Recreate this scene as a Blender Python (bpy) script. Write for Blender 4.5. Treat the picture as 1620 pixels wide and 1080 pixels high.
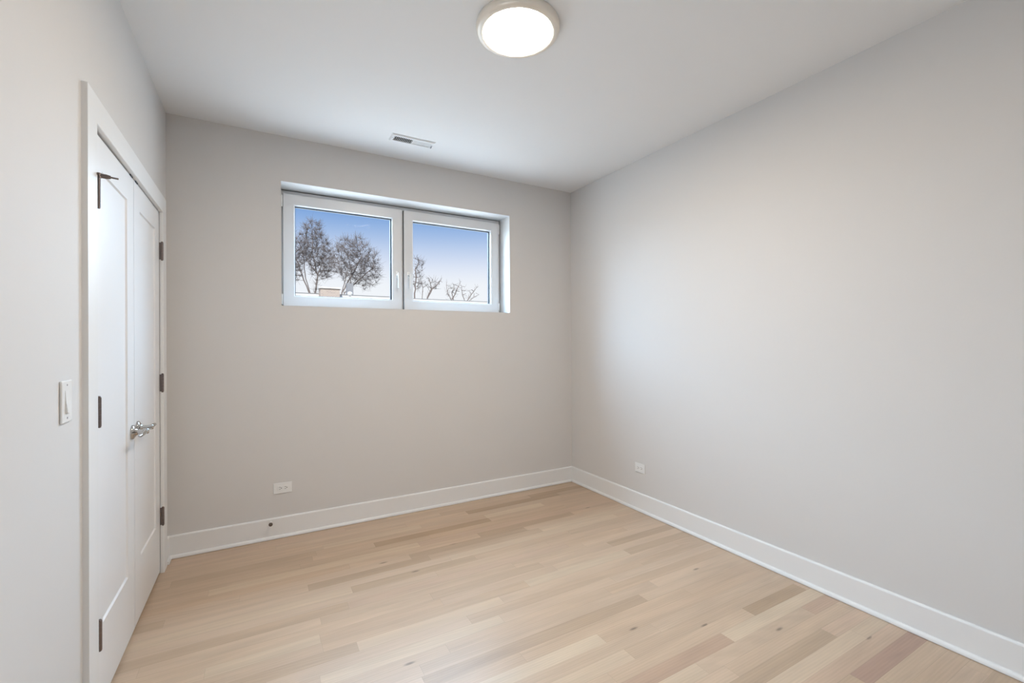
import bpy, bmesh, math, random
from mathutils import Vector, Matrix
import numpy as np

for o in list(bpy.data.objects):
    bpy.data.objects.remove(o)
SC = bpy.context.scene
COL = SC.collection
PI = math.pi

# ------------------------------------------------------------------ camera
F_PX, YAW, PITCH, ROLL, CAM_Z = 707.99, 0.51196, 0.00155, -0.00463, 1.3201
def cam_axes():
    cy, sy = math.cos(YAW), math.sin(YAW)
    fwd = Vector((sy*math.cos(PITCH), cy*math.cos(PITCH), math.sin(PITCH)))
    right = Vector((cy, -sy, 0)); up = right.cross(fwd)
    r = right*math.cos(ROLL) + up*math.sin(ROLL)
    return fwd, r, r.cross(fwd)
FWD, RGT, UPV = cam_axes()
cam_d = bpy.data.cameras.new('camera')
cam = bpy.data.objects.new('camera', cam_d); COL.objects.link(cam)
cam_d.sensor_width = 36; cam_d.lens = F_PX/1620*36; cam_d.clip_start = 0.02; cam_d.clip_end = 500
M = Matrix((( RGT.x, UPV.x, -FWD.x, 0), (RGT.y, UPV.y, -FWD.y, 0), (RGT.z, UPV.z, -FWD.z, CAM_Z), (0, 0, 0, 1)))
cam.matrix_world = M
SC.camera = cam
def at(x, y, Y):
    """world point on the plane Y = const seen at photo pixel (x, y): used only to survey the far trees and roofs"""
    d = FWD + RGT*((x-810)/F_PX) + UPV*((540-y)/F_PX)
    return Vector((0, 0, CAM_Z)) + d*(Y/d.y)

# ------------------------------------------------------------------ view / world / light
SC.view_settings.view_transform = 'Standard'; SC.view_settings.look = 'None'
SC.view_settings.exposure = 0.0; SC.view_settings.gamma = 1.0; SC.view_settings.use_curve_mapping = False

def new_tree(owner):
    owner.use_nodes = True
    nt = owner.node_tree; nt.nodes.clear(); return nt
W = bpy.data.worlds.new('sky'); SC.world = W
nt = new_tree(W)
tc = nt.nodes.new('ShaderNodeTexCoord'); sx = nt.nodes.new('ShaderNodeSeparateXYZ')
ramp = nt.nodes.new('ShaderNodeValToRGB'); bg = nt.nodes.new('ShaderNodeBackground'); out = nt.nodes.new('ShaderNodeOutputWorld')
nt.links.new(tc.outputs['Generated'], sx.inputs[0]); nt.links.new(sx.outputs['Z'], ramp.inputs[0])
nt.links.new(ramp.outputs[0], bg.inputs[0]); nt.links.new(bg.outputs[0], out.inputs[0])
r = ramp.color_ramp; r.interpolation = 'B_SPLINE'
r.elements[0].position = 0.0; r.elements[0].color = (0.97, 0.97, 1.0, 1)
r.elements[1].position = 0.125; r.elements[1].color = (0.95, 0.955, 1.0, 1)
for p, c in ((0.17, (0.75, 0.80, 0.96)), (0.22, (0.42, 0.56, 0.84)), (0.27, (0.19, 0.37, 0.74)), (0.5, (0.10, 0.25, 0.62))):
    e = r.elements.new(p); e.color = (*c, 1)
bg.inputs[1].default_value = 1.0

sun_d = bpy.data.lights.new('sun', 'SUN'); sun_d.energy = 5.0; sun_d.angle = 0.02; sun_d.color = (1, .96, .9)
sun = bpy.data.objects.new('sun', sun_d); COL.objects.link(sun)
sun.rotation_euler = (math.radians(50), 0, math.radians(-25))     # high behind the house, shining on the roofs across the way

def area(name, w, h, energy, color, loc, rx, rz=0):
    d = bpy.data.lights.new(name, 'AREA'); d.shape = 'RECTANGLE'; d.size = w; d.size_y = h; d.energy = energy; d.color = color
    o = bpy.data.objects.new(name, d); COL.objects.link(o); o.location = loc; o.rotation_euler = (math.radians(rx), 0, math.radians(rz)); return o
area('window_daylight', 1.74, 0.80, 23, (0.88, 1.0, 1.14), (1.018, 3.74, 2.0), -90)          # low sky straight outside the glass
area('sky_daylight', 4.0, 2.0, 440, (0.62, 1.0, 1.45), (1.018, 5.0, 3.2), -55)               # the high sky shining down through the window
area('hallway_fill', 0.85, 2.0, 11.5, (0.92, 1.0, 1.08), (-0.60, 0.675, 1.02), 90, -90)       # added unseen fill lamp, standing for hallway light through the room door

LAMP_STRENGTH = 133.0; LAMP_COLOR = (0.97, 0.86, 0.73)

# ------------------------------------------------------------------ materials
def mat(name, color, rough=0.5, metal=0.0, spec=0.5, noise=0.0, nscale=30, bump=0.0, bscale=300):
    m = bpy.data.materials.new(name); nt = new_tree(m)
    o = nt.nodes.new('ShaderNodeOutputMaterial'); b = nt.nodes.new('ShaderNodeBsdfPrincipled')
    nt.links.new(b.outputs[0], o.inputs[0])
    b.inputs['Roughness'].default_value = rough; b.inputs['Metallic'].default_value = metal
    b.inputs['Specular IOR Level'].default_value = spec
    b.inputs['Base Color'].default_value = (*color, 1)
    tc = nt.nodes.new('ShaderNodeTexCoord')
    if noise:
        n = nt.nodes.new('ShaderNodeTexNoise'); n.inputs['Scale'].default_value = nscale; n.inputs['Detail'].default_value = 4
        nt.links.new(tc.outputs['Object'], n.inputs['Vector'])
        mx = nt.nodes.new('ShaderNodeMix'); mx.data_type = 'RGBA'
        mx.inputs[6].default_value = (*[c*(1-noise) for c in color], 1); mx.inputs[7].default_value = (*[min(1, c*(1+noise)) for c in color], 1)
        nt.links.new(n.outputs['Fac'], mx.inputs[0]); nt.links.new(mx.outputs[2], b.inputs['Base Color'])
    if bump:
        n2 = nt.nodes.new('ShaderNodeTexNoise'); n2.inputs['Scale'].default_value = bscale; n2.inputs['Detail'].default_value = 3
        nt.links.new(tc.outputs['Object'], n2.inputs['Vector'])
        bp = nt.nodes.new('ShaderNodeBump'); bp.inputs['Strength'].default_value = bump; bp.inputs['Distance'].default_value = 0.001
        nt.links.new(n2.outputs['Fac'], bp.inputs['Height']); nt.links.new(bp.outputs[0], b.inputs['Normal'])
    return m

WALL = mat('greige_wall_paint', (0.67, 0.652, 0.635), 0.7, spec=0.25, noise=0.01, nscale=3, bump=0.15, bscale=220)
CEIL = mat('ceiling_paint', (0.81, 0.81, 0.81), 0.85, spec=0.2, noise=0.008, nscale=3, bump=0.1)
TRIM = mat('white_trim_paint', (0.80, 0.80, 0.795), 0.38, noise=0.008, nscale=6, bump=0.05, bscale=90)
DOOR = mat('white_door_paint', (0.81, 0.81, 0.815), 0.34, noise=0.008, nscale=6, bump=0.06, bscale=60)
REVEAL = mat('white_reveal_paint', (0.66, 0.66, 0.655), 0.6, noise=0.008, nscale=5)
UPVC = mat('white_upvc', (0.70, 0.70, 0.705), 0.3, noise=0.005, nscale=10)
GASKET_SHADE = mat('black_gasket_and_shade', (0.03, 0.035, 0.045), 0.6, noise=0.1)  # rubber gaskets, and the black strips that paint shadow gaps
PLASTIC = mat('white_plastic', (0.80, 0.80, 0.79), 0.3, noise=0.005)
SLOT = mat('dark_slot', (0.03, 0.028, 0.026), 0.7, noise=0.1)
NICKEL = mat('dark_nickel', (0.20, 0.165, 0.155), 0.32, metal=1.0, noise=0.08, nscale=80)
CHROME = mat('polished_nickel', (0.50, 0.48, 0.455), 0.12, metal=1.0, noise=0.04, nscale=60)
BRONZE = mat('bronze_tip', (0.10, 0.075, 0.06), 0.35, noise=0.1)
BLACK = mat('black_metal', (0.02, 0.02, 0.02), 0.45, noise=0.1)
RING = mat('brushed_champagne_ring', (0.80, 0.745, 0.665), 0.4, metal=0.25, noise=0.04, nscale=40)
VENTW = mat('white_vent_enamel', (0.78, 0.78, 0.78), 0.4, noise=0.006)
CLOSET = mat('closet_paint', (0.45, 0.44, 0.42), 0.8, noise=0.01)
BARK = mat('grey_brown_bark', (0.23, 0.19, 0.175), 0.9, noise=0.35, nscale=8)
TWIG = mat('brown_twig', (0.21, 0.18, 0.17), 0.9, noise=0.4, nscale=4)
ROOFW = mat('white_roof_membrane', (0.82, 0.82, 0.82), 0.7, noise=0.04, nscale=2)
FLASH = mat('grey_flashing', (0.30, 0.30, 0.31), 0.5, noise=0.1, nscale=4)
SIDING = mat('pale_siding', (0.62, 0.62, 0.62), 0.8, noise=0.05, nscale=1.5)
GROUND = mat('winter_grass', (0.20, 0.19, 0.12), 0.95, noise=0.3, nscale=1.2)
def emit_mat(name, color, strength):
    m = bpy.data.materials.new(name); nt = new_tree(m)
    o = nt.nodes.new('ShaderNodeOutputMaterial'); e = nt.nodes.new('ShaderNodeEmission')
    e.inputs[0].default_value = (*color, 1); e.inputs[1].default_value = strength
    nt.links.new(e.outputs[0], o.inputs[0]); return m
DIFFUSER = emit_mat('lit_diffuser', LAMP_COLOR, LAMP_STRENGTH)
def glass_mat():
    m = bpy.data.materials.new('window_glass'); nt = new_tree(m)
    o = nt.nodes.new('ShaderNodeOutputMaterial'); t = nt.nodes.new('ShaderNodeBsdfTransparent'); g = nt.nodes.new('ShaderNodeBsdfGlossy')
    fr = nt.nodes.new('ShaderNodeFresnel'); fr.inputs[0].default_value = 1.03; mx = nt.nodes.new('ShaderNodeMixShader')
    t.inputs[0].default_value = (0.97, 0.985, 0.98, 1); g.inputs['Roughness'].default_value = 0.0
    nt.links.new(fr.outputs[0], mx.inputs[0]); nt.links.new(t.outputs[0], mx.inputs[1]); nt.links.new(g.outputs[0], mx.inputs[2])
    nt.links.new(mx.outputs[0], o.inputs[0]); return m
GLASS = glass_mat()
def brick_mat():
    m = bpy.data.materials.new('pale_brick'); nt = new_tree(m)
    o = nt.nodes.new('ShaderNodeOutputMaterial'); b = nt.nodes.new('ShaderNodeBsdfPrincipled'); k = nt.nodes.new('ShaderNodeTexBrick')
    tc = nt.nodes.new('ShaderNodeTexCoord'); mp = nt.nodes.new('ShaderNodeMapping'); mp.inputs['Rotation'].default_value = (PI/2, 0, 0)
    nt.links.new(tc.outputs['Object'], mp.inputs[0]); nt.links.new(mp.outputs[0], k.inputs['Vector'])
    k.inputs['Color1'].default_value = (.52, .42, .36, 1); k.inputs['Color2'].default_value = (.44, .35, .31, 1); k.inputs['Mortar'].default_value = (.6, .58, .55, 1)
    k.inputs['Scale'].default_value = 4.5; k.inputs['Mortar Size'].default_value = .015; b.inputs['Roughness'].default_value = .9
    nt.links.new(k.outputs[0], b.inputs['Base Color']); nt.links.new(b.outputs[0], o.inputs[0]); return m
BRICK = brick_mat()
def floor_mat():
    m = bpy.data.materials.new('oak_strip_floor'); nt = new_tree(m); N = nt.nodes.new; L = nt.links.new
    o = N('ShaderNodeOutputMaterial'); b = N('ShaderNodeBsdfPrincipled'); L(b.outputs[0], o.inputs[0])
    uv = N('ShaderNodeUVMap'); uv.uv_map = 'plank_metres'
    tone = N('ShaderNodeVertexColor'); tone.layer_name = 'plank_tone'
    gx = N('ShaderNodeUVMap'); gx.uv_map = 'plank_grain'
    mp = N('ShaderNodeMapping'); mp.inputs['Scale'].default_value = (1.5, 20, 1); L(gx.outputs[0], mp.inputs[0])
    n1 = N('ShaderNodeTexNoise'); n1.inputs['Scale'].default_value = 1.0; n1.inputs['Detail'].default_value = 5; n1.inputs['Distortion'].default_value = 1.2
    L(mp.outputs[0], n1.inputs['Vector'])
    mp2 = N('ShaderNodeMapping'); mp2.inputs['Scale'].default_value = (5, 150, 1); L(gx.outputs[0], mp2.inputs[0])
    n2 = N('ShaderNodeTexNoise'); n2.inputs['Scale'].default_value = 1.0; n2.inputs['Detail'].default_value = 3; L(mp2.outputs[0], n2.inputs['Vector'])
    mp3 = N('ShaderNodeMapping'); mp3.inputs['Scale'].default_value = (2.2, 9, 1); L(gx.outputs[0], mp3.inputs[0])
    n3 = N('ShaderNodeTexNoise'); n3.inputs['Scale'].default_value = 1.0; n3.inputs['Detail'].default_value = 2; L(mp3.outputs[0], n3.inputs['Vector'])
    # cathedral figure
    wv = N('ShaderNodeTexWave'); wv.wave_type = 'RINGS'; wv.rings_direction = 'Z'; wv.inputs['Scale'].default_value = 9; wv.inputs['Distortion'].default_value = 3.5; wv.inputs['Detail'].default_value = 2
    mp4 = N('ShaderNodeMapping'); mp4.inputs['Scale'].default_value = (0.22, 3.0, 1); L(gx.outputs[0], mp4.inputs[0]); L(mp4.outputs[0], wv.inputs['Vector'])
    def rng(src, a, bb):
        r = N('ShaderNodeMapRange'); r.inputs['From Min'].default_value = .25; r.inputs['From Max'].default_value = .75
        r.inputs['To Min'].default_value = a; r.inputs['To Max'].default_value = bb; L(src, r.inputs['Value']); return r.outputs[0]
    def mul(a, b_):
        x = N('ShaderNodeMath'); x.operation = 'MULTIPLY'; L(a, x.inputs[0]); L(b_, x.inputs[1]); return x.outputs[0]
    g = mul(mul(rng(n1.outputs['Fac'], .90, 1.08), rng(n2.outputs['Fac'], .955, 1.035)), mul(rng(n3.outputs['Fac'], .95, 1.05), rng(wv.outputs['Fac'], .975, 1.02)))
    # dark joints
    sp = N('ShaderNodeSeparateXYZ'); L(uv.outputs[0], sp.inputs[0])
    def less(v, t):
        x = N('ShaderNodeMath'); x.operation = 'LESS_THAN'; L(v, x.inputs[0]); x.inputs[1].default_value = t; return x.outputs[0]
    mxm = N('ShaderNodeMath'); mxm.operation = 'MAXIMUM'; L(less(sp.outputs[0], .0010), mxm.inputs[0]); L(less(sp.outputs[1], .0009), mxm.inputs[1])
    jt = N('ShaderNodeMapRange'); jt.inputs['To Min'].default_value = 1; jt.inputs['To Max'].default_value = .74; L(mxm.outputs[0], jt.inputs['Value'])
    g = mul(g, jt.outputs[0])
    # small scattered knots
    mk = N('ShaderNodeMapping'); mk.inputs['Scale'].default_value = (2.6, 9, 1); L(gx.outputs[0], mk.inputs[0])
    vo = N('ShaderNodeTexVoronoi'); vo.voronoi_dimensions = '2D'; vo.inputs['Scale'].default_value = 1.0; L(mk.outputs[0], vo.inputs['Vector'])
    kr = N('ShaderNodeMapRange'); kr.interpolation_type = 'SMOOTHSTEP'; kr.inputs['From Min'].default_value = .015; kr.inputs['From Max'].default_value = .09; kr.inputs['To Min'].default_value = .45; kr.inputs['To Max'].default_value = 1
    L(vo.outputs['Distance'], kr.inputs['Value'])
    sc_ = N('ShaderNodeSeparateColor'); L(vo.outputs['Color'], sc_.inputs[0])
    gt = N('ShaderNodeMath'); gt.operation = 'LESS_THAN'; L(sc_.outputs[0], gt.inputs[0]); gt.inputs[1].default_value = .93
    kx = N('ShaderNodeMath'); kx.operation = 'MAXIMUM'; L(kr.outputs[0], kx.inputs[0]); L(gt.outputs[0], kx.inputs[1]); g = mul(g, kx.outputs[0])
    vm = N('ShaderNodeVectorMath'); vm.operation = 'SCALE'; L(tone.outputs[0], vm.inputs[0]); L(g, vm.inputs['Scale'])
    L(vm.outputs[0], b.inputs['Base Color'])
    b.inputs['Roughness'].default_value = .38; b.inputs['Specular IOR Level'].default_value = .7
    return m
FLOORM = floor_mat()

# ------------------------------------------------------------------ mesh helpers
def add_box(bm, x0, x1, y0, y1, z0, z1, bevel=0.0, seg=2):
    t = bmesh.new()
    bmesh.ops.create_cube(t, size=1)
    for v in t.verts:
        v.co = ((x0+x1)/2 + v.co.x*(x1-x0), (y0+y1)/2 + v.co.y*(y1-y0), (z0+z1)/2 + v.co.z*(z1-z0))
    if bevel:
        bmesh.ops.bevel(t, geom=t.edges[:], offset=bevel, segments=seg, affect='EDGES', profile=.6)
    merge(bm, t)
def merge(bm, t):
    me = bpy.data.meshes.new('tmp'); t.to_mesh(me); t.free(); bm.from_mesh(me); bpy.data.meshes.remove(me)
def frame_of(d):
    d = d.normalized(); a = Vector((0, 0, 1)) if abs(d.z) < .9 else Vector((1, 0, 0))
    u = d.cross(a).normalized(); return u, d.cross(u)
def add_tube(bm, pts, radii, seg=12, cap=True, squash=None):
    rings = []; n = len(pts); pts = [Vector(p) for p in pts]
    u0 = None
    for i, p in enumerate(pts):
        d = pts[min(i+1, n-1)] - pts[max(i-1, 0)]
        if u0 is None: u, v = frame_of(d)
        else:
            d = d.normalized(); u = (u0 - d*u0.dot(d)).normalized(); v = d.cross(u)
        u0 = u
        r = radii[i] if hasattr(radii, '__len__') else radii
        rings.append([bm.verts.new(p + (u*math.cos(2*PI*k/seg) + v*math.sin(2*PI*k/seg)*(squash or 1))*r) for k in range(seg)])
    for a, b in zip(rings, rings[1:]):
        for k in range(seg):
            bm.faces.new((a[k], a[(k+1) % seg], b[(k+1) % seg], b[k]))
    if cap:
        bm.faces.new(rings[0][::-1]); bm.faces.new(rings[-1])
def add_lathe(bm, c, axis, profile, seg=48):
    """profile: (distance along axis, radius)"""
    c = Vector(c); ax = Vector(axis).normalized(); u, v = frame_of(ax); rings = []
    for h, r in profile:
        if r <= 1e-6: rings.append([bm.verts.new(c + ax*h)])
        else: rings.append([bm.verts.new(c + ax*h + (u*math.cos(2*PI*k/seg) + v*math.sin(2*PI*k/seg))*r) for k in range(seg)])
    for a, b in zip(rings, rings[1:]):
        for k in range(seg):
            q = (k+1) % seg
            if len(a) == 1 and len(b) > 1: bm.faces.new((a[0], b[q], b[k]))
            elif len(b) == 1 and len(a) > 1: bm.faces.new((a[k], a[q], b[0]))
            elif len(a) > 1: bm.faces.new((a[k], a[q], b[q], b[k]))
def obj(name, bm, m, parent=None, smooth=False, loc=None):
    bmesh.ops.recalc_face_normals(bm, faces=bm.faces[:])
    me = bpy.data.meshes.new(name); 
    if smooth:
        for f in bm.faces: f.smooth = True
        for e in bm.edges:
            if len(e.link_faces) == 2 and e.calc_face_angle(0) > math.radians(38): e.smooth = False
    org = Vector(loc) if loc is not None else None
    if parent is not None: org = Vector(parent_loc(parent))
    if org is not None:
        for v in bm.verts: v.co -= org
    bm.to_mesh(me); bm.free()
    for mm in (m if isinstance(m, (list, tuple)) else [m]): me.materials.append(mm)
    o = bpy.data.objects.new(name, me); COL.objects.link(o)
    if parent is not None: o.parent = parent
    elif org is not None: o.location = org
    return o
def parent_loc(p):
    v = Vector((0, 0, 0))
    while p is not None: v += p.location; p = p.parent
    return v
def thing(name, label, cat, loc, group=None):
    o = bpy.data.objects.new(name, None); COL.objects.link(o); o.location = loc; o.empty_display_size = .1
    o['label'] = label; o['category'] = cat
    if group: o['group'] = group
    return o
def tag(o, label, cat, group=None):
    o['label'] = label; o['category'] = cat
    if group: o['group'] = group
    return o
def struct(o, label, cat):
    o['kind'] = 'structure'; o['label'] = label; o['category'] = cat; return o

# ------------------------------------------------------------------ room dimensions (metres)
XL, XR, YB, YF, H = -0.5046, 2.581, 3.4385, -0.62, 2.74
WX0, WX1, WZ0, WZ1 = 0.1255, 1.912, 1.578, 2.430      # window opening
YWIN = 3.622                                           # face of the window frame
DY0, DY1, DZ = 2.050, 3.247, 2.084                     # closet door opening
YM = 2.650                                             # where the leaves meet

# floor: oak strips, one quad each in a single mesh
rnd = random.Random(7)
PW = 0.0688
def tone(base, j=.02):
    k = 1 + rnd.uniform(-j, j); w = rnd.uniform(-.008, .008)
    return (base[0]*k*(1+w), base[1]*k, base[2]*k*(1-w*1.4))
OAK = [(0.545, 0.405, 0.285), (0.53, 0.388, 0.27), (0.56, 0.42, 0.30), (0.54, 0.40, 0.283), (0.515, 0.378, 0.262), (0.55, 0.40, 0.287)]
TAN = (0.455, 0.33, 0.225); BRN = (0.42, 0.295, 0.19); PNK = (0.42, 0.28, 0.21); LGT = (0.59, 0.465, 0.335); SAL = (0.485, 0.335, 0.235); CREAM = (0.58, 0.45, 0.32)
fixed = {  # row -> [(x0, x1, tone)]  planks that stand out in the photo
    12: [(2.03, 2.60, PNK)], 18: [(1.20, 1.81, SAL), (1.81, 2.60, LGT)], 19: [(1.2, 2.07, OAK[0]), (2.07, 2.52, BRN)],
    17: [(1.55, 2.33, OAK[0]), (2.33, 2.6, SAL)], 24: [(0.55, 1.716, TAN)], 43: [(0.645, 1.484, BRN)], 46: [(1.39, 2.25, BRN)],
    40: [(1.30, 2.09, TAN)], 39: [(0.80, 1.63, TAN), (1.63, 2.6, OAK[2])], 22: [(0.55, 1.32, LGT)], 30: [(1.265, 2.0, CREAM), (0.23, 1.265, OAK[4])],
    31: [(-.2, .228, CREAM), (.228, .8, OAK[1])], 38: [(.22, .9, TAN)], 41: [(-.245, .9, CREAM)], 44: [(0.3, 1.48, OAK[1]), (1.48, 2.0, LGT)],
    42: [(.2, 1.0, OAK[4])], 47: [(1.2, 2.0, OAK[4]), (2.0, 2.6, BRN)], 27: [(1.0, 1.7, OAK[2]), (.2, 1.0, CREAM)], 26: [(.7, 1.6, OAK[3])], 32: [(1.98, 2.6, TAN)], 45: [(1.0, 2.23, OAK[0])],
}
bm = bmesh.new(); uvl = bm.loops.layers.uv.new('plank_metres'); gvl = bm.loops.layers.uv.new('plank_grain'); cl = bm.loops.layers.float_color.new('plank_tone')
k = int(math.floor((YF-.1)/PW))
while k*PW < YB + .05:
    y0 = k*PW; y1 = y0 + PW; segs = list(fixed.get(k, []))
    segs.sort(); runs = []; x = XL - 1.35 - rnd.uniform(0, .5)
    while x < XR + .1:
        nxt = next((s for s in segs if s[0] >= x - 1e-6), None)
        if nxt and abs(nxt[0]-x) < 1e-6:
            runs.append((x, nxt[1], tone(nxt[2], .01))); x = nxt[1]; segs.remove(nxt); continue
        L_ = rnd.uniform(.5, 1.7); e = x + L_
        if nxt and e > nxt[0] - .2: e = nxt[0]
        c = OAK[rnd.randrange(6)]
        if rnd.random() < .05: c = (0.48, 0.35, 0.238)
        elif rnd.random() < .06: c = (0.585, 0.45, 0.32)
        runs.append((x, e, tone(c))); x = e
    for a, b, c in runs:
        a_, b_ = max(a, XL-1.3), min(b, XR+.1)
        if b_ <= a_: continue
        f = bm.faces.new([bm.verts.new(p) for p in ((a_, y0, 0), (b_, y0, 0), (b_, y1, 0), (a_, y1, 0))])
        ou, ov = rnd.uniform(0, 60), rnd.uniform(0, 60)
        for lp in f.loops:
            u, v = lp.vert.co.x - a_, lp.vert.co.y - y0
            lp[uvl].uv = (u, v); lp[gvl].uv = (u + ou, v + ov); lp[cl] = (*c, 1)
    k += 1
fl = obj('floor', bm, FLOORM); struct(fl, 'pale oak strip floor with satin finish', 'floor')

bm = bmesh.new(); add_box(bm, XL-1.4, XR+.2, YF-.12, YB+.30, H, H+.15)
struct(obj('ceiling', bm, CEIL), 'smooth white painted ceiling', 'ceiling')

# back wall with the window opening and its white plaster returns
bm = bmesh.new()
TH = 0.27
x0, x1, z0, z1 = XL-.9, XR+.2, -.1, H
def ring(y):
    o_ = [bm.verts.new(p) for p in ((x0, y, z0), (x1, y, z0), (x1, y, z1), (x0, y, z1))]
    i_ = [bm.verts.new(p) for p in ((WX0, y, WZ0), (WX1, y, WZ0), (WX1, y, WZ1), (WX0, y, WZ1))]
    return o_, i_
oa, ia = ring(YB); ob, ib = ring(YB+TH)
for q in range(4):
    n = (q+1) % 4
    bm.faces.new((oa[q], oa[n], ia[n], ia[q])); bm.faces.new((ob[n], ob[q], ib[q], ib[n]))
    f = bm.faces.new((ia[q], ia[n], ib[n], ib[q])); f.material_index = 1
    bm.faces.new((oa[n], oa[q], ob[q], ob[n]))
struct(obj('wall_back', bm, [WALL, REVEAL]), 'greige back wall with the window', 'wall')

bm = bmesh.new(); add_box(bm, XR, XR+.15, YF, YB, -.1, H)
struct(obj('wall_right', bm, WALL), 'long plain greige right wall', 'wall')

RD0, RD1 = 0.25, 1.10                                  # open room door to the hallway, left of the viewer
bm = bmesh.new()                                       # left wall, one mesh around the two door openings
def lring(x):
    P = [(YF, -.1), (RD0, -.1), (RD0, DZ), (RD1, DZ), (RD1, -.1), (DY0, -.1), (DY0, DZ), (DY1, DZ), (DY1, -.1), (YB, -.1), (YB, H), (DY1, H), (DY0, H), (RD1, H), (RD0, H), (YF, H)]
    return [bm.verts.new((x, a, b)) for a, b in P]
A = lring(XL); B = lring(XL-.12)
for S in (A, B):
    for idx in ((0, 1, 2, 14, 15), (2, 3, 13, 14), (3, 4, 5, 6, 12, 13), (6, 7, 11, 12), (7, 8, 9, 10, 11)): bm.faces.new([S[i] for i in idx])
for a in range(16): b = (a+1) % 16; bm.faces.new((A[a], A[b], B[b], B[a]))
struct(obj('wall_left', bm, WALL), 'greige left wall around the closet doors', 'wall')

bm = bmesh.new(); add_box(bm, XL-1.4, XR+.15, YF-.12, YF, -.1, H)
struct(obj('wall_front', bm, WALL), 'plain greige wall behind the viewer', 'wall')
bm = bmesh.new(); add_box(bm, XL-1.4, XL-1.3, YF, 1.45, -.1, H)
struct(obj('wall_hall', bm, WALL), 'hallway wall beyond the open room door', 'wall')

bm = bmesh.new()                                       # closet interior behind the doors
cx0 = XL-.75
add_box(bm, cx0-.05, cx0, 1.5, YB, -.1, H); add_box(bm, XL-1.4, XL-.12, 1.45, 1.5, -.1, H); add_box(bm, cx0, XL-.12, 1.5, YB, -.1, -.02)
struct(obj('wall_closet', bm, CLOSET), 'inside of the closet behind the doors', 'wall')

# ------------------------------------------------------------------ baseboards with shoe moulding
BH, BT, SH = 0.140, 0.014, 0.019
def base_profile():  # (out from the wall, height)
    return [(0, 0), (BT, 0), (BT, BH-.007), (BT-.002, BH-.003), (BT-.006, BH), (0, BH)]
def shoe_profile():
    p = [(BT, .0018), (BT+.0118, .0018)]
    for i in range(6):
        a = i/5*PI/2; p.append((BT + .012*math.cos(a)*1.0, .006 + .016*math.sin(a)))
    p.append((BT, .022)); return p
def extrude_profile(prof, mapf, a, b, mit_a=0, mit_b=0):
    """mapf(out, height, along) -> world; mitres shift the ends by 'out'"""
    bm = bmesh.new()
    P = [bm.verts.new(mapf(o_, h_, a + mit_a*o_)) for o_, h_ in prof]; Q = [bm.verts.new(mapf(o_, h_, b + mit_b*o_)) for o_, h_ in prof]
    n = len(prof)
    for i in range(n): bm.faces.new((P[i], P[(i+1) % n], Q[(i+1) % n], Q[i]))
    bm.faces.new(P[::-1]); bm.faces.new(Q); return bm
def baseboard(name, label, mapf, a, b, ma=0, mb=0):
    o = obj(name, extrude_profile(base_profile(), mapf, a, b, ma, mb), TRIM)
    struct(o, label, 'baseboard')
    obj('shoe_moulding', extrude_profile(shoe_profile(), mapf, a, b, ma, mb), TRIM, parent=o, smooth=True)
    return o
baseboard('baseboard_back', 'white baseboard along the back wall', lambda o_, h_, t: (t, YB-o_, h_), XL, XR, 1, -1)
baseboard('baseboard_right', 'white baseboard along the right wall', lambda o_, h_, t: (XR-o_, t, h_), YF, YB, 1, -1)
baseboard('baseboard_left', 'short white baseboard between closet and back wall', lambda o_, h_, t: (XL+o_, t, h_), 3.336, YB, 0, -1)
baseboard('baseboard_left', 'white baseboard between the room door and the closet casing', lambda o_, h_, t: (XL+o_, t, h_), RD1+.084, 1.944, 0, 0)
baseboard('baseboard_left', 'white baseboard at the near end of the left wall', lambda o_, h_, t: (XL+o_, t, h_), YF, RD0-.096, 0, 0)
baseboard('baseboard_front', 'white baseboard behind the viewer', lambda o_, h_, t: (t, YF+o_, h_), XL, XR, 1, -1)

# ------------------------------------------------------------------ closet door casing and leaves
CT = 0.0165
def casing(yo0, yi0, yi1, yo1, zi, zo):
    bm = bmesh.new()
    e = .002
    # three mitred boards as one swept U: profile across the board, rounded arrises
    prof = [(0, 0), (0, CT-e), (e, CT), (1-e*10, CT), (1, CT-e), (1, 0)]     # (fraction from outer to inner, out)
    path = [((yo0, 0), (yi0, 0)), ((yo0, zo), (yi0, zi)), ((yo1, zo), (yi1, zi)), ((yo1, 0), (yi1, 0))]
    R = []
    for (oy, oz), (iy, iz) in path:
        R.append([bm.verts.new((XL + d, oy + (iy-oy)*t, oz + (iz-oz)*t)) for t, d in prof])
    n = len(prof)
    for a, b in zip(R, R[1:]):
        for i in range(n): bm.faces.new((a[i], a[(i+1) % n], b[(i+1) % n], b[i]))
    bm.faces.new(R[0][::-1]); bm.faces.new(R[-1]); return bm
cas = obj('trim_1', casing(1.944, DY0-.006, DY1-.006, 3.334, DZ-.004, DZ+.090), TRIM); struct(cas, 'white casing around the closet double doors', 'door casing')
struct(obj('trim_2', casing(RD0-.096, RD0-.006, RD1-.006, RD1+.084, DZ-.004, DZ+.090), TRIM), 'white casing around the open room door beside the viewer', 'door casing')
bm = bmesh.new()                                       # jamb lining with its stop
jx0, jx1 = XL-.118, XL-.0005
add_box(bm, jx0, jx1, DY0+.0003, DY0+.0028, 0, DZ-.0003); add_box(bm, jx0, jx1, DY1-.0028, DY1-.0003, 0, DZ-.0003); add_box(bm, jx0, jx1, DY0+.0028, DY1-.0028, DZ-.0028, DZ-.0003)
add_box(bm, XL-.060, XL-.045, DY0+.0028, DY0+.016, 0, DZ-.003); add_box(bm, XL-.060, XL-.045, DY1-.016, DY1-.0028, 0, DZ-.003); add_box(bm, XL-.060, XL-.045, DY0+.0028, DY1-.0028, DZ-.022, DZ-.0028)
obj('door_jamb', bm, TRIM, parent=cas)

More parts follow.
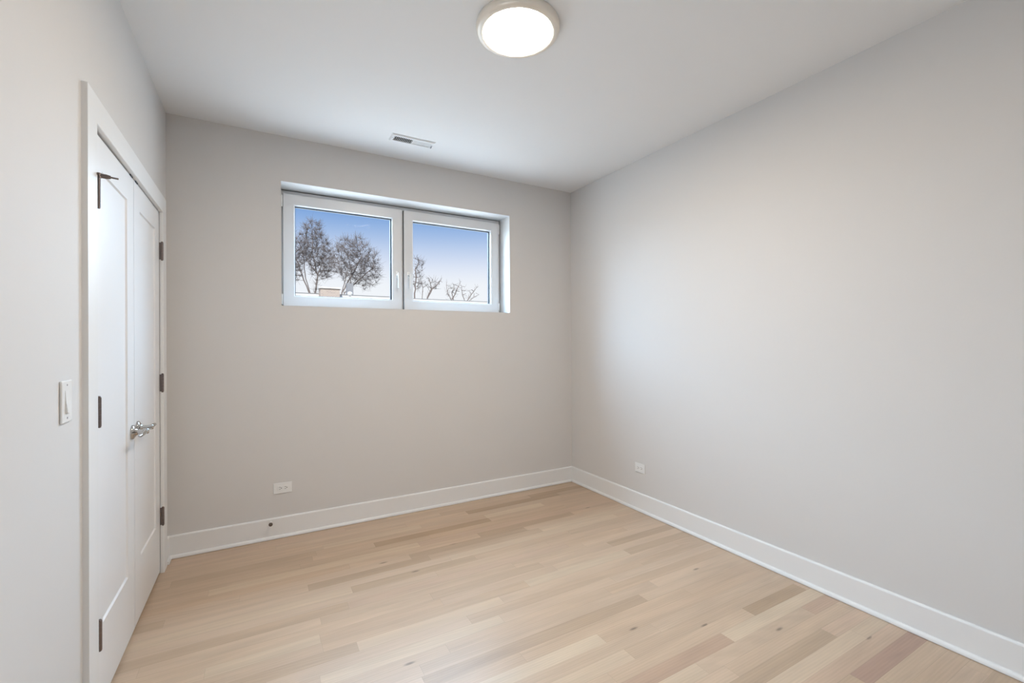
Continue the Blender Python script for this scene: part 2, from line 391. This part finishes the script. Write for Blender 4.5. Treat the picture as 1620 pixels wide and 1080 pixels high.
DX = XL - 0.003                                        # front face of the leaves
def leaf(y0, y1, zt0, zt1, stile=.115, top=.118, bot=.285, rec=.0065, slope=.0045, zb=.014):
    bm = bmesh.new(); th = .035
    def q(x, a, b, c, d, t0, t1):
        return [bm.verts.new(p) for p in ((x, a, c), (x, b, c), (x, b, t1), (x, a, t0))]
    zp0, zp1 = zb+bot, zt0-top
    O = q(DX, y0, y1, zb, 0, zt0, zt1); I = q(DX, y0+stile, y1-stile, zp0, 0, zp1, zp1)
    Pn = q(DX-rec, y0+stile+slope, y1-stile-slope, zp0+slope, 0, zp1-slope, zp1-slope); Bk = q(DX-th, y0, y1, zb, 0, zt0, zt1)
    for i in range(4):
        n = (i+1) % 4
        bm.faces.new((O[i], O[n], I[n], I[i])); bm.faces.new((I[i], I[n], Pn[n], Pn[i])); bm.faces.new((O[n], O[i], Bk[i], Bk[n]))
    bm.faces.new(Pn); bm.faces.new(Bk[::-1])
    ed = [e for e in bm.edges if all(v in O for v in e.verts)]
    bmesh.ops.bevel(bm, geom=ed, offset=.0012, segments=2, affect='EDGES')
    return bm
d1 = struct(obj('door_1', leaf(DY0+.006, YM-.0018, 2.072, 2.077), DOOR), 'near white shaker closet door leaf', 'door')
d2 = struct(obj('door_2', leaf(YM+.0018, DY1-.006, 2.0775, 2.0785), DOOR), 'far white shaker closet door leaf', 'door')

def hinge(parent, y, zc, side):
    bm = bmesh.new(); r_ = .0066; h = .100; xk = XL + CT - (.0005 if side == 0 else .006)
    n = 5
    for i in range(n):                                  # five knuckles with hairline joints
        a = zc - h/2 + h*i/n + .0002; b = zc - h/2 + h*(i+1)/n - .0002
        add_lathe(bm, (xk, y, a), (0, 0, 1), [(0, 0), (0, r_-.0004), (.0004, r_), (b-a-.0004, r_), (b-a, r_-.0004), (b-a, 0)], 20)
    add_lathe(bm, (xk, y, zc+h/2-.0005), (0, 0, 1), [(0, 0), (0, .005), (.003, .006), (.0055, .004), (.006, 0)], 16)
    add_lathe(bm, (xk, y, zc-h/2+.0005), (0, 0, -1), [(0, 0), (0, .005), (.003, .006), (.0055, .004), (.006, 0)], 16)
    add_box(bm, DX+.0004, xk, y-.0045, y+.0045, zc-h/2+.001, zc+h/2-.001)
    return obj('hinge', bm, NICKEL, parent=parent, smooth=True)
for zc in (1.845, 1.085, .312): h_ = hinge(d1, DY0+.0035, zc, 0); top_hinge = h_ if zc > 1.5 else top_hinge
for zc in (1.855, 1.095, .327): hinge(d2, DY1-.0035, zc, 1)
# hinge-pin door stop on the near top hinge
bm = bmesh.new(); zc = 1.905; yk = DY0+.0035; xk = XL+CT-.0005
add_lathe(bm, (xk, yk, zc-.008), (0, 0, 1), [(0, 0), (0, .009), (.016, .009), (.016, 0)], 20)
add_tube(bm, [(xk, yk, zc), (xk+.020, yk+.004, zc), (xk+.032, yk+.006, zc)], [.0075, .008, .0055], 14)
add_tube(bm, [(xk+.030, yk+.006, zc), (xk+.052, yk+.010, zc-.001)], .003, 10)
add_tube(bm, [(xk, yk, zc), (xk-.001, yk-.020, zc+.001)], .004, 10)
st = obj('hinge_pin_stop', bm, NICKEL, parent=top_hinge, smooth=True)

def lever(parent, y, z, sgn):
    e = bpy.data.objects.new('lever_handle', None); COL.objects.link(e); e.parent = parent; e.location = (DX, y, z); e.empty_display_size = .05
    bm = bmesh.new()
    add_lathe(bm, (DX, y, z), (1, 0, 0), [(0, 0), (0, .032), (.004, .0325), (.009, .030), (.013, .022), (.018, .0145), (.022, .012), (.022, 0)], 40)
    obj('rosette', bm, CHROME, parent=e, smooth=True)
    bm = bmesh.new()
    add_lathe(bm, (DX+.020, y, z), (1, 0, 0), [(0, 0), (0, .0105), (.020, .0095), (.030, .011), (.0375, .0125), (.041, .010), (.0425, 0)], 28)
    pts = [(DX+.050, y-sgn*.004, z), (DX+.052, y+sgn*.02, z+.001), (DX+.054, y+sgn*.045, z+.002), (DX+.053, y+sgn*.075, z), (DX+.049, y+sgn*.100, z-.003), (DX+.046, y+sgn*.112, z-.002)]
    add_tube(bm, pts, [.0085, .0095, .0085, .0078, .0068, .0040], 16)
    obj('lever', bm, CHROME, parent=e, smooth=True)
lever(d1, YM-.050, .922, -1); lever(d2, YM+.050, .925, 1)
for d, y in ((d1, YM-.047), (d2, YM+.047)):
    bm = bmesh.new(); add_box(bm, DX-.024, DX+.0035, y-.019, y+.019, 2.0745, 2.0815, .0008)
    obj('roller_catch', bm, BLACK, parent=d)

# ------------------------------------------------------------------ window
win = bpy.data.objects.new('window_1', None); COL.objects.link(win); win.location = ((WX0+WX1)/2, YWIN, WZ0)
struct(win, 'white double casement window high on the back wall', 'window')
XMID = 1.0145
def rect_ring(bm, xa, xb, za, zb, w, y0, y1, bevel=.0015):
    """four mitred members between y0 and y1"""
    def lp(y, d): return [bm.verts.new(p) for p in ((xa+d, y, za+d), (xb-d, y, za+d), (xb-d, y, zb-d), (xa+d, y, zb-d))]
    a, b, c, d = lp(y0, bevel), lp(y0, w-bevel), lp(y0+bevel, w), lp(y1, w)
    e, f = lp(y0+bevel, 0), lp(y1, 0)
    for P, Q in ((a, b), (b, c), (c, d), (e, a), (f, e), (d, f)):
        for i in range(4):
            n = (i+1) % 4; bm.faces.new((P[i], P[n], Q[n], Q[i]))
bm = bmesh.new()
G_ = .006
rect_ring(bm, WX0+G_, WX1-G_, WZ0+G_, WZ1-G_, .036-G_, YWIN, YWIN+.066)
add_box(bm, XMID-.026, XMID+.026, YWIN+.0002, YWIN+.0658, WZ0+.0365, WZ1-.0365)
obj('window_frame', bm, UPVC, parent=win)
bm = bmesh.new()                                       # shadow gaps painted as black strips around the frame and between the sashes
rect_ring(bm, WX0+.0003, WX1-.0003, WZ0+.0003, WZ1-.0003, G_-.0005, YWIN+.007, YWIN+.05, .0003)
add_box(bm, XMID+.0005, XMID+.0050, YWIN-.004, YWIN, WZ0+.012, 2.396)
obj('perimeter_shadow', bm, GASKET_SHADE, parent=win)
YS = 3.600                                             # room-side face of the sashes
def sash(xa, xb, hand):
    za, zb = WZ0+.010, 2.398
    bm = bmesh.new(); w = .072
    rect_ring(bm, xa, xb, za, zb, w, YS, YWIN-.0006, .0025)                     # overlapping face flange
    ins = .022
    bm2 = bmesh.new(); rect_ring(bm2, xa+ins, xb-ins, za+ins+.008, zb-ins+.008, w-ins, YWIN-.0006, YWIN+.05, .0005); merge(bm, bm2)
    # sloping glazing bead
    def lp(y, d): return [bm.verts.new(p) for p in ((xa+d, y, za+d), (xb-d, y, za+d), (xb-d, y, zb-d), (xa+d, y, zb-d))]
    a, b, c = lp(YS+.002, w-.001), lp(YS+.004, w+.003), lp(YS+.016, w+.005)
    for P, Q in ((a, b), (b, c)):
        for i in range(4): n = (i+1) % 4; bm.faces.new((P[i], P[n], Q[n], Q[i]))
    s = obj('sash', bm, UPVC, parent=win)
    gx0, gx1, gz0, gz1 = xa+w+.005, xb-w-.005, za+w+.005, zb-w-.005
    bm = bmesh.new(); add_box(bm, gx0-.006, gx1+.006, YS+.016, YS+.040, gz0-.006, gz1+.006)
    obj('pane', bm, GLASS, parent=s)
    bm = bmesh.new(); rect_ring(bm, gx0-.004, gx1+.004, gz0-.004, gz1+.004, .0055, YS+.0142, YS+.0158, .0004)
    rect_ring(bm, gx0-.004, gx1+.004, gz0-.004, gz1+.004, .0095, YS+.0402, YS+.058, .0004)  # outer gasket ring, its black also painting the shaded outer sash edge
    obj('gasket', bm, GASKET_SHADE, parent=s)
    # handle: escutcheon, neck and a lever hanging down
    hx = (xb - w/2) if hand > 0 else (xa + w/2); hz = 1.868
    bm = bmesh.new(); add_box(bm, hx-.012, hx+.012, YS-.005, YS-.0002, hz-.030, hz+.030, .002, 2)
    add_lathe(bm, (hx, YS-.004, hz), (0, -1, 0), [(0, 0), (0, .007), (.036, .0065), (.036, 0)], 20)
    add_box(bm, hx-.0065, hx+.0065, YS-.050, YS-.038, hz-.112, hz+.010, .004, 3)
    obj('handle', bm, PLASTIC, parent=s, smooth=True)
    # hinge covers on the outer stile
    ox = xa-.0075 if hand > 0 else xb+.0075
    for zc, hh in ((za+.050, .075), (zb-.055, .085)):
        bm = bmesh.new(); add_lathe(bm, (ox, YS+.007, zc-hh/2), (0, 0, 1), [(0, 0), (0, .005), (.002, .0065), (hh-.002, .0065), (hh, .005), (hh, 0)], 16)
        obj('hinge_cover', bm, PLASTIC, parent=s, smooth=True)
sash(.1435, 1.0005, 1); sash(1.0200, 1.885, -1)

# ------------------------------------------------------------------ ceiling lamp
LC = (1.012, 1.735, H)
lamp = thing('ceiling_light', 'round flush ceiling light with glowing white diffuser and pale metal ring', 'ceiling light', LC)
bm = bmesh.new()
add_lathe(bm, LC, (0, 0, -1), [(0, .165), (0, .184), (.004, .187), (.019, .187), (.028, .1845), (.0345, .177), (.0375, .166), (.0375, .159), (.0350, .1555), (.029, .1542), (.020, .154)], 96)
obj('lamp_ring', bm, RING, parent=lamp, smooth=True)
bm = bmesh.new()
add_lathe(bm, LC, (0, 0, -1), [(.024, .1538), (.031, .1535), (.0335, .150), (.0355, .115), (.0365, .06), (.0367, 0)], 96)
obj('diffuser', bm, DIFFUSER, parent=lamp, smooth=True)

# ------------------------------------------------------------------ ceiling register
vx0, vx1, vy0, vy1 = .784, 1.090, 3.030, 3.140
vent = thing('air_vent', 'white rectangular ceiling air register with dark louver gaps near the window wall', 'air vent', ((vx0+vx1)/2, (vy0+vy1)/2, H))
zb_ = H - .009
bm = bmesh.new(); m_ = .022; s_ = .008
def lp2(d, z): return [bm.verts.new(p) for p in ((vx0+d, vy0+d, z), (vx1-d, vy0+d, z), (vx1-d, vy1-d, z), (vx0+d, vy1-d, z))]
LL = [lp2(0, H), lp2(0, H-.003), lp2(s_, zb_), lp2(m_, zb_), lp2(m_, H-.001)]
for P, Q in zip(LL, LL[1:]):
    for i in range(4): n = (i+1) % 4; bm.faces.new((P[i], P[n], Q[n], Q[i]))
obj('vent_frame', bm, VENTW, parent=vent)
bm = bmesh.new(); add_box(bm, vx0+m_+.0005, vx1-m_-.0005, vy0+m_+.0005, vy1-m_-.0005, H-.0022, H-.0002)
obj('vent_duct_shade', bm, SLOT, parent=vent)  # flat dark plate, painting the shade inside the duct behind the louvers
bm = bmesh.new(); ix0, ix1 = vx0+m_, vx1-m_; xm = (ix0+ix1)/2
nfin = 11
for half in (0, 1):
    a = ix0 if half == 0 else xm+.004; b = xm-.004 if half == 0 else ix1
    for i in range(nfin):
        xc = a + (b-a)*(i+.5)/nfin; wd = .0045 if half == 0 else .0054; t = .0007
        sl = .35 if half == 0 else -1.15                          # lean of the blades
        v = []
        for (dx, dz) in ((-1, -1), (1, -1), (1, 1), (-1, 1)):
            zz = H-.0060 + dz*.0028; xx = xc + dx*t*1.2 + dz*.0028*sl
            v.append((xx, zz))
        P = [bm.verts.new((x_, vy0+m_+.001, z_)) for x_, z_ in v]; Q = [bm.verts.new((x_, vy1-m_-.001, z_)) for x_, z_ in v]
        for j in range(4): n = (j+1) % 4; bm.faces.new((P[j], P[n], Q[n], Q[j]))
        bm.faces.new(P[::-1]); bm.faces.new(Q)
add_box(bm, xm-.0035, xm+.0035, vy0+m_+.0005, vy1-m_-.0005, H-.0095, H-.0025)
obj('vent_louvers', bm, VENTW, parent=vent)
bm = bmesh.new(); add_box(bm, vx1-.0155, vx1-.0125, (vy0+vy1)/2-.002, (vy0+vy1)/2+.022, zb_-.010, zb_+.001, .0006); obj('damper_lever', bm, FLASH, parent=vent)
for xs in (vx0+.011, vx1-.009):
    bm = bmesh.new(); add_lathe(bm, (xs, (vy0+vy1)/2-.006, zb_+.0004), (0, 0, -1), [(0, 0), (0, .0035), (.0012, .003), (.0016, 0)], 12); obj('screw', bm, FLASH, parent=vent, smooth=True)

# ------------------------------------------------------------------ outlets, switch, door stop
def outlet(label, c, ex, n, hw=.057):
    """ex: long direction of the plate, n: out of the wall"""
    c, ex, n = Vector(c), Vector(ex), Vector(n); ez = Vector((0, 0, 1))
    t = thing('power_outlet', label, 'power outlet', c, 'wall outlets above the baseboard')
    def bx(u0, u1, v0, v1, w0, w1, bev=0, m=PLASTIC, name='x', parent=t, extra=None):
        bm = bmesh.new(); add_box(bm, u0, u1, v0, v1, w0, w1, bev, 2)
        if extra: extra(bm)
        for v in bm.verts: v.co = c + ex*v.co.x + ez*v.co.y + n*v.co.z
        return obj(name, bm, m, parent=parent)
    bx(-hw, hw, -.036, .036, .0003, .0058, .0028, PLASTIC, 'wall_plate')
    rc = bx(-.0335, .0335, -.0168, .0168, .0052, .0076, .0012, PLASTIC, 'receptacle')
    def more(u):
        def f(bm):
            add_box(bm, u-.0055, u+.0035, -.0078, -.0058, .0077, .00785)
            add_lathe(bm, (u+.0085, 0, .00772), (0, 0, 1), [(0, 0), (0, .0030), (.0002, .0030), (.0002, 0)], 14)
        return f
    for u in (-.0175, .0165):
        bx(u-.0055, u+.0045, .0055, .0077, .0077, .00785, 0, SLOT, 'socket_slots', rc, more(u))
    for u in (.0095-hw, hw-.0095):
        bm = bmesh.new(); add_lathe(bm, (0, 0, .0055), (0, 0, 1), [(0, 0), (0, .0030), (.0010, .0024), (.0012, 0)], 12)
        for v in bm.verts: v.co = c + ex*(v.co.x+u) + ez*v.co.y + n*v.co.z
        obj('screw', bm, PLASTIC, parent=t, smooth=True)
    return t
outlet('white power outlet on the back wall below the window', (.1295, YB, .334), (1, 0, 0), (0, -1, 0))
outlet('white power outlet on the right wall near the corner', (XR, 2.5585, .334), (0, -1, 0), (-1, 0, 0), .051)

sy0, sy1, sz0, sz1 = 1.757, 1.836, 1.090, 1.213; syc, szc = (sy0+sy1)/2, (sz0+sz1)/2
sw = thing('light_switch', 'white rocker light switch on the near left wall beside the door casing', 'light switch', (XL, syc, szc))
bm = bmesh.new(); add_box(bm, XL+.0003, XL+.0065, sy0, sy1, sz0, sz1, .003, 3); obj('wall_plate', bm, PLASTIC, parent=sw)
bm = bmesh.new()                                        # rocker paddle, pressed in at the top
yy0, yy1 = syc-.0165, syc+.0165; zz0, zz1 = szc-.033, szc+.033
P = [bm.verts.new((XL+x_, yy0, z_)) for x_, z_ in ((.0055, zz0), (.0125, zz0+.001), (.0090, szc), (.0070, zz1), (.0055, zz1))]
Q = [bm.verts.new((XL+x_, yy1, z_)) for x_, z_ in ((.0055, zz0), (.0125, zz0+.001), (.0090, szc), (.0070, zz1), (.0055, zz1))]
for i in range(5): n = (i+1) % 5; bm.faces.new((P[i], P[n], Q[n], Q[i]))
bm.faces.new(P[::-1]); bm.faces.new(Q); obj('rocker', bm, PLASTIC, parent=sw)
for z_ in (szc-.0485, szc+.0485):
    bm = bmesh.new(); add_lathe(bm, (XL+.0062, syc, z_), (1, 0, 0), [(0, 0), (0, .0032), (.0010, .0026), (.0012, 0)], 12); obj('screw', bm, FLASH, parent=sw, smooth=True)

ds = thing('door_stop', 'small dark-tipped door stop peg on the back baseboard below the outlet', 'door stop', (.055, YB-BT, .118))
bm = bmesh.new(); add_lathe(bm, (.055, YB-BT, .118), (0, -1, 0), [(0, 0), (0, .010), (.004, .010), (.006, .006), (.040, .0055), (.040, 0)], 24); obj('rod', bm, TRIM, parent=ds, smooth=True)
bm = bmesh.new(); add_lathe(bm, (.055, YB-BT-.038, .118), (0, -1, 0), [(0, 0), (0, .009), (.006, .0125), (.012, .0120), (.016, .008), (.017, 0)], 24); obj('rubber_tip', bm, BRONZE, parent=ds, smooth=True)

# ------------------------------------------------------------------ outdoors
GZ = -3.2
bm = bmesh.new(); add_box(bm, -120, 160, YB+.6, 200, GZ-.5, GZ); struct(obj('ground', bm, GROUND), 'winter lawn beyond the house', 'ground')

def house_block(bm, x0, x1, Yf, depth, ztop, par=.0): add_box(bm, x0, x1, Yf, Yf+depth, GZ, ztop)
# left neighbour
YH = 22.0
zt = at(480, 463, YH).z; xa = at(330, 463, YH).x; xb = at(633, 470, YH).x
hz = thing('neighbor_house', 'pale flat-roofed building with brick chimney seen through the left sash', 'building', ((xa+xb)/2, YH, GZ))
bm = bmesh.new(); add_box(bm, xa, xb, YH, YH+9, GZ, zt-.45); obj('wall', bm, SIDING, parent=hz)
bm = bmesh.new(); add_box(bm, xa-.10, xb+.10, YH-.10, YH+.25, zt-.45, zt-.30, .01); add_box(bm, xa-.08, xb+.08, YH-.08, YH+.2, zt-.30, zt-.03); obj('parapet', bm, ROOFW, parent=hz)
bm = bmesh.new(); add_box(bm, xa-.10, xb+.10, YH-.10, YH+.22, zt-.03, zt, .005); obj('coping', bm, FLASH, parent=hz)
c0 = at(505, 455, YH-.35); c1 = at(535.5, 473, YH-.35)
bm = bmesh.new(); add_box(bm, c0.x, c1.x, YH-.75, YH-.19, GZ, c0.z-.06); ch = obj('chimney', bm, BRICK, parent=hz)
bm = bmesh.new(); add_box(bm, c0.x-.06, c1.x+.06, YH-.81, YH-.13, c0.z-.06, c0.z, .01); obj('chimney_cap', bm, ROOFW, parent=ch)
v0 = at(548.5, 448, YH+1); v1 = at(558.5, 470, YH+1)
bm = bmesh.new(); add_box(bm, v0.x, v1.x, YH+.9, YH+1.2, zt-.45, v0.z); obj('vent_stack', bm, FLASH, parent=hz)
q = at(553.5, 464, YH-.4)
bm = bmesh.new(); add_lathe(bm, (q.x, YH-.4, q.z-.8), (0, 0, 1), [(0, 0), (0, .05), (.70, .05), (.70, .10), (.78, .13), (.86, .10), (.90, 0)], 16); obj('vent_cap', bm, ROOFW, parent=hz, smooth=True)
# right neighbour
YH2 = 26.0
p0 = at(648, 471.5, YH2); p1 = at(690, 473, YH2); p2 = at(930, 474.5, YH2)
hz2 = thing('neighbor_house', 'pale flat-roofed building with low parapet seen through the right sash', 'building', ((p0.x+p2.x)/2, YH2, GZ))
ztr = at(735, 475.5, YH2).z
bm = bmesh.new(); add_box(bm, p0.x-.8, p2.x, YH2, YH2+9, GZ, ztr-.35); obj('wall', bm, SIDING, parent=hz2)
bm = bmesh.new(); add_box(bm, p0.x-.8, p2.x, YH2-.1, YH2+.3, ztr-.35, ztr-.04); obj('parapet', bm, ROOFW, parent=hz2)
bm = bmesh.new(); add_box(bm, p0.x-.82, p2.x+.02, YH2-.115, YH2+.315, ztr-.04, ztr, .01); obj('coping', bm, FLASH, parent=hz2)
bm = bmesh.new(); add_box(bm, p0.x-.8, p1.x, YH2+1.2, YH2+4, ztr-.36, p0.z-.06); bh = obj('roof_bulkhead', bm, ROOFW, parent=hz2)
bm = bmesh.new(); add_box(bm, p0.x-.85, p1.x+.06, YH2+1.15, YH2+4.05, p0.z-.06, p0.z, .01); obj('bulkhead_cap', bm, FLASH, parent=bh)

# bare trees by space colonisation
def grow(seed, root, ends, n_att, inside, step, di, dk, maxit=140):
    rg = np.random.RandomState(seed)
    nodes = [np.array(root, float)]; par = [-1]
    for e in ends:                                       # stems from the root through guide points
        last = 0
        for g in e:
            g = np.array(g, float); a = nodes[last]; n = max(1, int(np.linalg.norm(g-a)/step))
            for i in range(1, n+1):
                nodes.append(a + (g-a)*i/n + rg.normal(0, step*.06, 3)); par.append(last); last = len(nodes)-1
    att = inside(rg, n_att); N = np.array(nodes)
    for it in range(maxit):
        if len(att) == 0: break
        d = np.linalg.norm(att[:, None, :] - N[None], axis=2); j = d.argmin(1); dm = d[np.arange(len(att)), j]
        ok = dm < di
        if not ok.any(): break
        new = []
        for k_ in np.unique(j[ok]):
            v = att[ok & (j == k_)] - N[k_]; v = v/np.linalg.norm(v, axis=1)[:, None]; s = v.sum(0) + rg.normal(0, .12, 3)
            s = s/ (np.linalg.norm(s)+1e-9); new.append((N[k_] + s*step, k_))
        base = len(N)
        N = np.vstack([N, np.array([a for a, _ in new])]); par += [b for _, b in new]
        dn = np.linalg.norm(att[:, None, :] - N[None, base:], axis=2).min(1); att = att[dn > dk]
    return N, par
def ell(c, r_):
    c, r_ = np.array(c), np.array(r_)
    def f(rg, n):
        p = rg.normal(size=(n, 3)); p /= np.linalg.norm(p, axis=1)[:, None]; return c + p*(rg.uniform(0, 1, (n, 1))**.45)*r_
    return f
def union(*fs):
    return lambda rg, n: np.vstack([f(rg, int(n*w)) for f, w in fs])
def bare_tree(label, seed, root, ends, inside, n_att, step, di, dk, tip, twigs, tlen, trad, expo=2.3):
    N, par = grow(seed, root, ends, n_att, inside, step, di, dk)
    n = len(N); R = np.zeros(n); kids = [[] for _ in range(n)]
    for i in range(1, n): kids[par[i]].append(i)
    for i in range(n-1, -1, -1):
        R[i] = tip if not kids[i] else sum(R[k_]**expo for k_ in kids[i])**(1/expo)
    t = thing('bare_tree', label, 'tree', root, 'bare winter trees beyond the roofs')
    size = np.ones(n, int)
    for i in range(n-1, 0, -1): size[par[i]] += size[i]
    trunk = []; i = 0
    while True:
        trunk.append(i)
        if not kids[i]: break
        b = max(kids[i], key=lambda k_: R[k_])
        if R[b] < .38*R[0]: break
        i = b
    ts = set(trunk); groups = []; small = []
    for i in trunk:
        for k_ in kids[i]:
            if k_ in ts: continue
            (groups if size[k_] > 14 else small).append(k_)
    def chains(start):
        """list of polylines covering the subtree from start (with its parent as first point)"""
        out_, stack = [], [(par[start], start)]
        while stack:
            p, c_ = stack.pop(); line = [p, c_]
            while kids[line[-1]]:
                ks = sorted(kids[line[-1]], key=lambda k_: -R[k_])
                for k_ in ks[1:]: stack.append((line[-1], k_))
                line.append(ks[0])
            out_.append(line)
        return out_
    def tube(bm, line):
        rr = [R[i_] for i_ in line]
        if len(rr) > 1: rr[0] = min(rr[0], rr[1]*1.15)
        add_tube(bm, [N[i_] for i_ in line], rr, 8 if rr[0] > .12 else 5 if rr[0] > .05 else 4, cap=False)
    bm = bmesh.new(); tl = trunk if len(trunk) > 1 else [0, kids[0][0]]
    add_tube(bm, [N[i_] for i_ in tl], [R[i_] for i_ in tl], 12, cap=False)
    for s_ in small:
        for ln in chains(s_): tube(bm, ln)
    obj('trunk', bm, BARK, parent=t, smooth=True)
    for g_ in groups:
        bm = bmesh.new()
        for ln in chains(g_): tube(bm, ln)
        obj('branch', bm, BARK, parent=t, smooth=True)
    if twigs:
        rg = random.Random(seed); thin = [i for i in range(1, n) if R[i] < tip*3.2]; bm = bmesh.new()
        for _ in range(twigs):
            i = rg.choice(thin); a = Vector(N[i]); d = Vector(N[i]-N[par[i]]).normalized()
            d = (d*.5 + Vector((rg.gauss(0, .7), rg.gauss(0, .7), rg.gauss(.35, .6)))).normalized(); L_ = tlen*rg.uniform(.3, 1.2)
            b = a + d*L_*.5 + Vector((rg.gauss(0, .05), rg.gauss(0, .05), rg.gauss(0, .05)))*L_; c_ = b + (d + Vector((rg.gauss(0, .3), rg.gauss(0, .3), .25))).normalized()*L_*.5
            add_tube(bm, [a, b, c_], [trad, trad*.9, trad*.5], 3, cap=False)
        tw = obj('twigs', bm, TWIG, parent=t); tw['kind'] = 'stuff'
    return t
YT = 46.0
def crown(x, y, rx, ry, Y):
    """ellipsoid crown surveyed from photo pixels"""
    c = at(x, y, Y); m = (at(x+1, y, Y) - c).length; return ell(tuple(c), (rx*m, min(rx, ry)*m*.9, ry*m))
def stems(Y, *lines): return [[tuple(at(x, y, Y)) for x, y in ln] for ln in lines]
def low(x, y, Y): p = at(x, y, Y); return (p.x, p.y, GZ)
Ya, Yb, Yc = 44.0, 60.0, 50.0
bare_tree('tall bare tree at left pane edge, leaning stems and full crown', 3, low(493, 470, Ya), stems(Ya, [(492, 468), (477, 435), (466, 400)], [(492, 468), (484, 440), (479, 400)]),
          union((crown(471, 405, 15, 46, Ya), .6), (crown(452, 410, 22, 48, Ya), .4)), 1600, .42, 5, .47, .011, 3000, .7, .008)
bare_tree('tallest bare tree behind the chimney with forked trunk', 11, low(497, 470, Yb), stems(Yb, [(498, 466), (503, 436), (494, 400)], [(498, 466), (503, 436), (513, 405)], [(498, 466), (503, 436), (486, 412)]),
          union((crown(496, 388, 20, 47, Yb), .6), (crown(510, 412, 22, 34, Yb), .4)), 2000, .56, 7, .63, .014, 3900, .95, .011)
bare_tree('broad rounded bare tree right of the chimney', 23, low(545, 470, Yc), stems(Yc, [(541, 462), (551, 425)], [(541, 462), (560, 430), (572, 405)], [(545, 464), (578, 435)], [(545, 464), (566, 444), (590, 424)]),
          union((crown(558, 412, 34, 42, Yc), .62), (crown(578, 424, 26, 34, Yc), .38)), 2400, .47, 6, .53, .012, 4600, .8, .009)
Y1, Y2, Y3, Y4 = 44.0, 54.0, 62.0, 72.0
bare_tree('slender bare tree at the left edge of the right pane', 31, low(656, 480, Y1), stems(Y1, [(656, 470), (658, 440), (657, 425)]),
          union((crown(662, 420, 8, 16, Y1), .7), (crown(660, 446, 10, 14, Y1), .3)), 260, .35, 5, .4, .018, 300, .6, .011)
bare_tree('low bare tree with fanned branches in the right pane, left of middle', 37, low(674, 490, Y2), stems(Y2, [(676, 472), (684, 457), (697, 444)], [(676, 472), (683, 456), (679, 440)], [(668, 472), (669, 455), (665, 440)]),
          crown(684, 448, 16, 11, Y2), 220, .45, 6, .55, .026, 260, .8, .015)
bare_tree('bare treetop with crossing branches at the middle of the right pane', 41, low(714, 490, Y3), stems(Y3, [(714, 476), (722, 460), (728, 446)], [(714, 476), (708, 462), (706, 450)], [(718, 478), (715, 464), (718, 456)]),
          crown(717, 458, 14, 10, Y3), 110, .55, 7, .75, .034, 160, .9, .018)
bare_tree('lowest bare treetop toward the right end of the right pane', 43, low(738, 490, Y4), stems(Y4, [(738, 478), (746, 466), (754, 455)], [(736, 478), (732, 466), (730, 452)], [(740, 478), (750, 470), (758, 466)]),
          crown(743, 462, 14, 8, Y4), 80, .65, 8, .9, .038, 120, 1.0, .020)
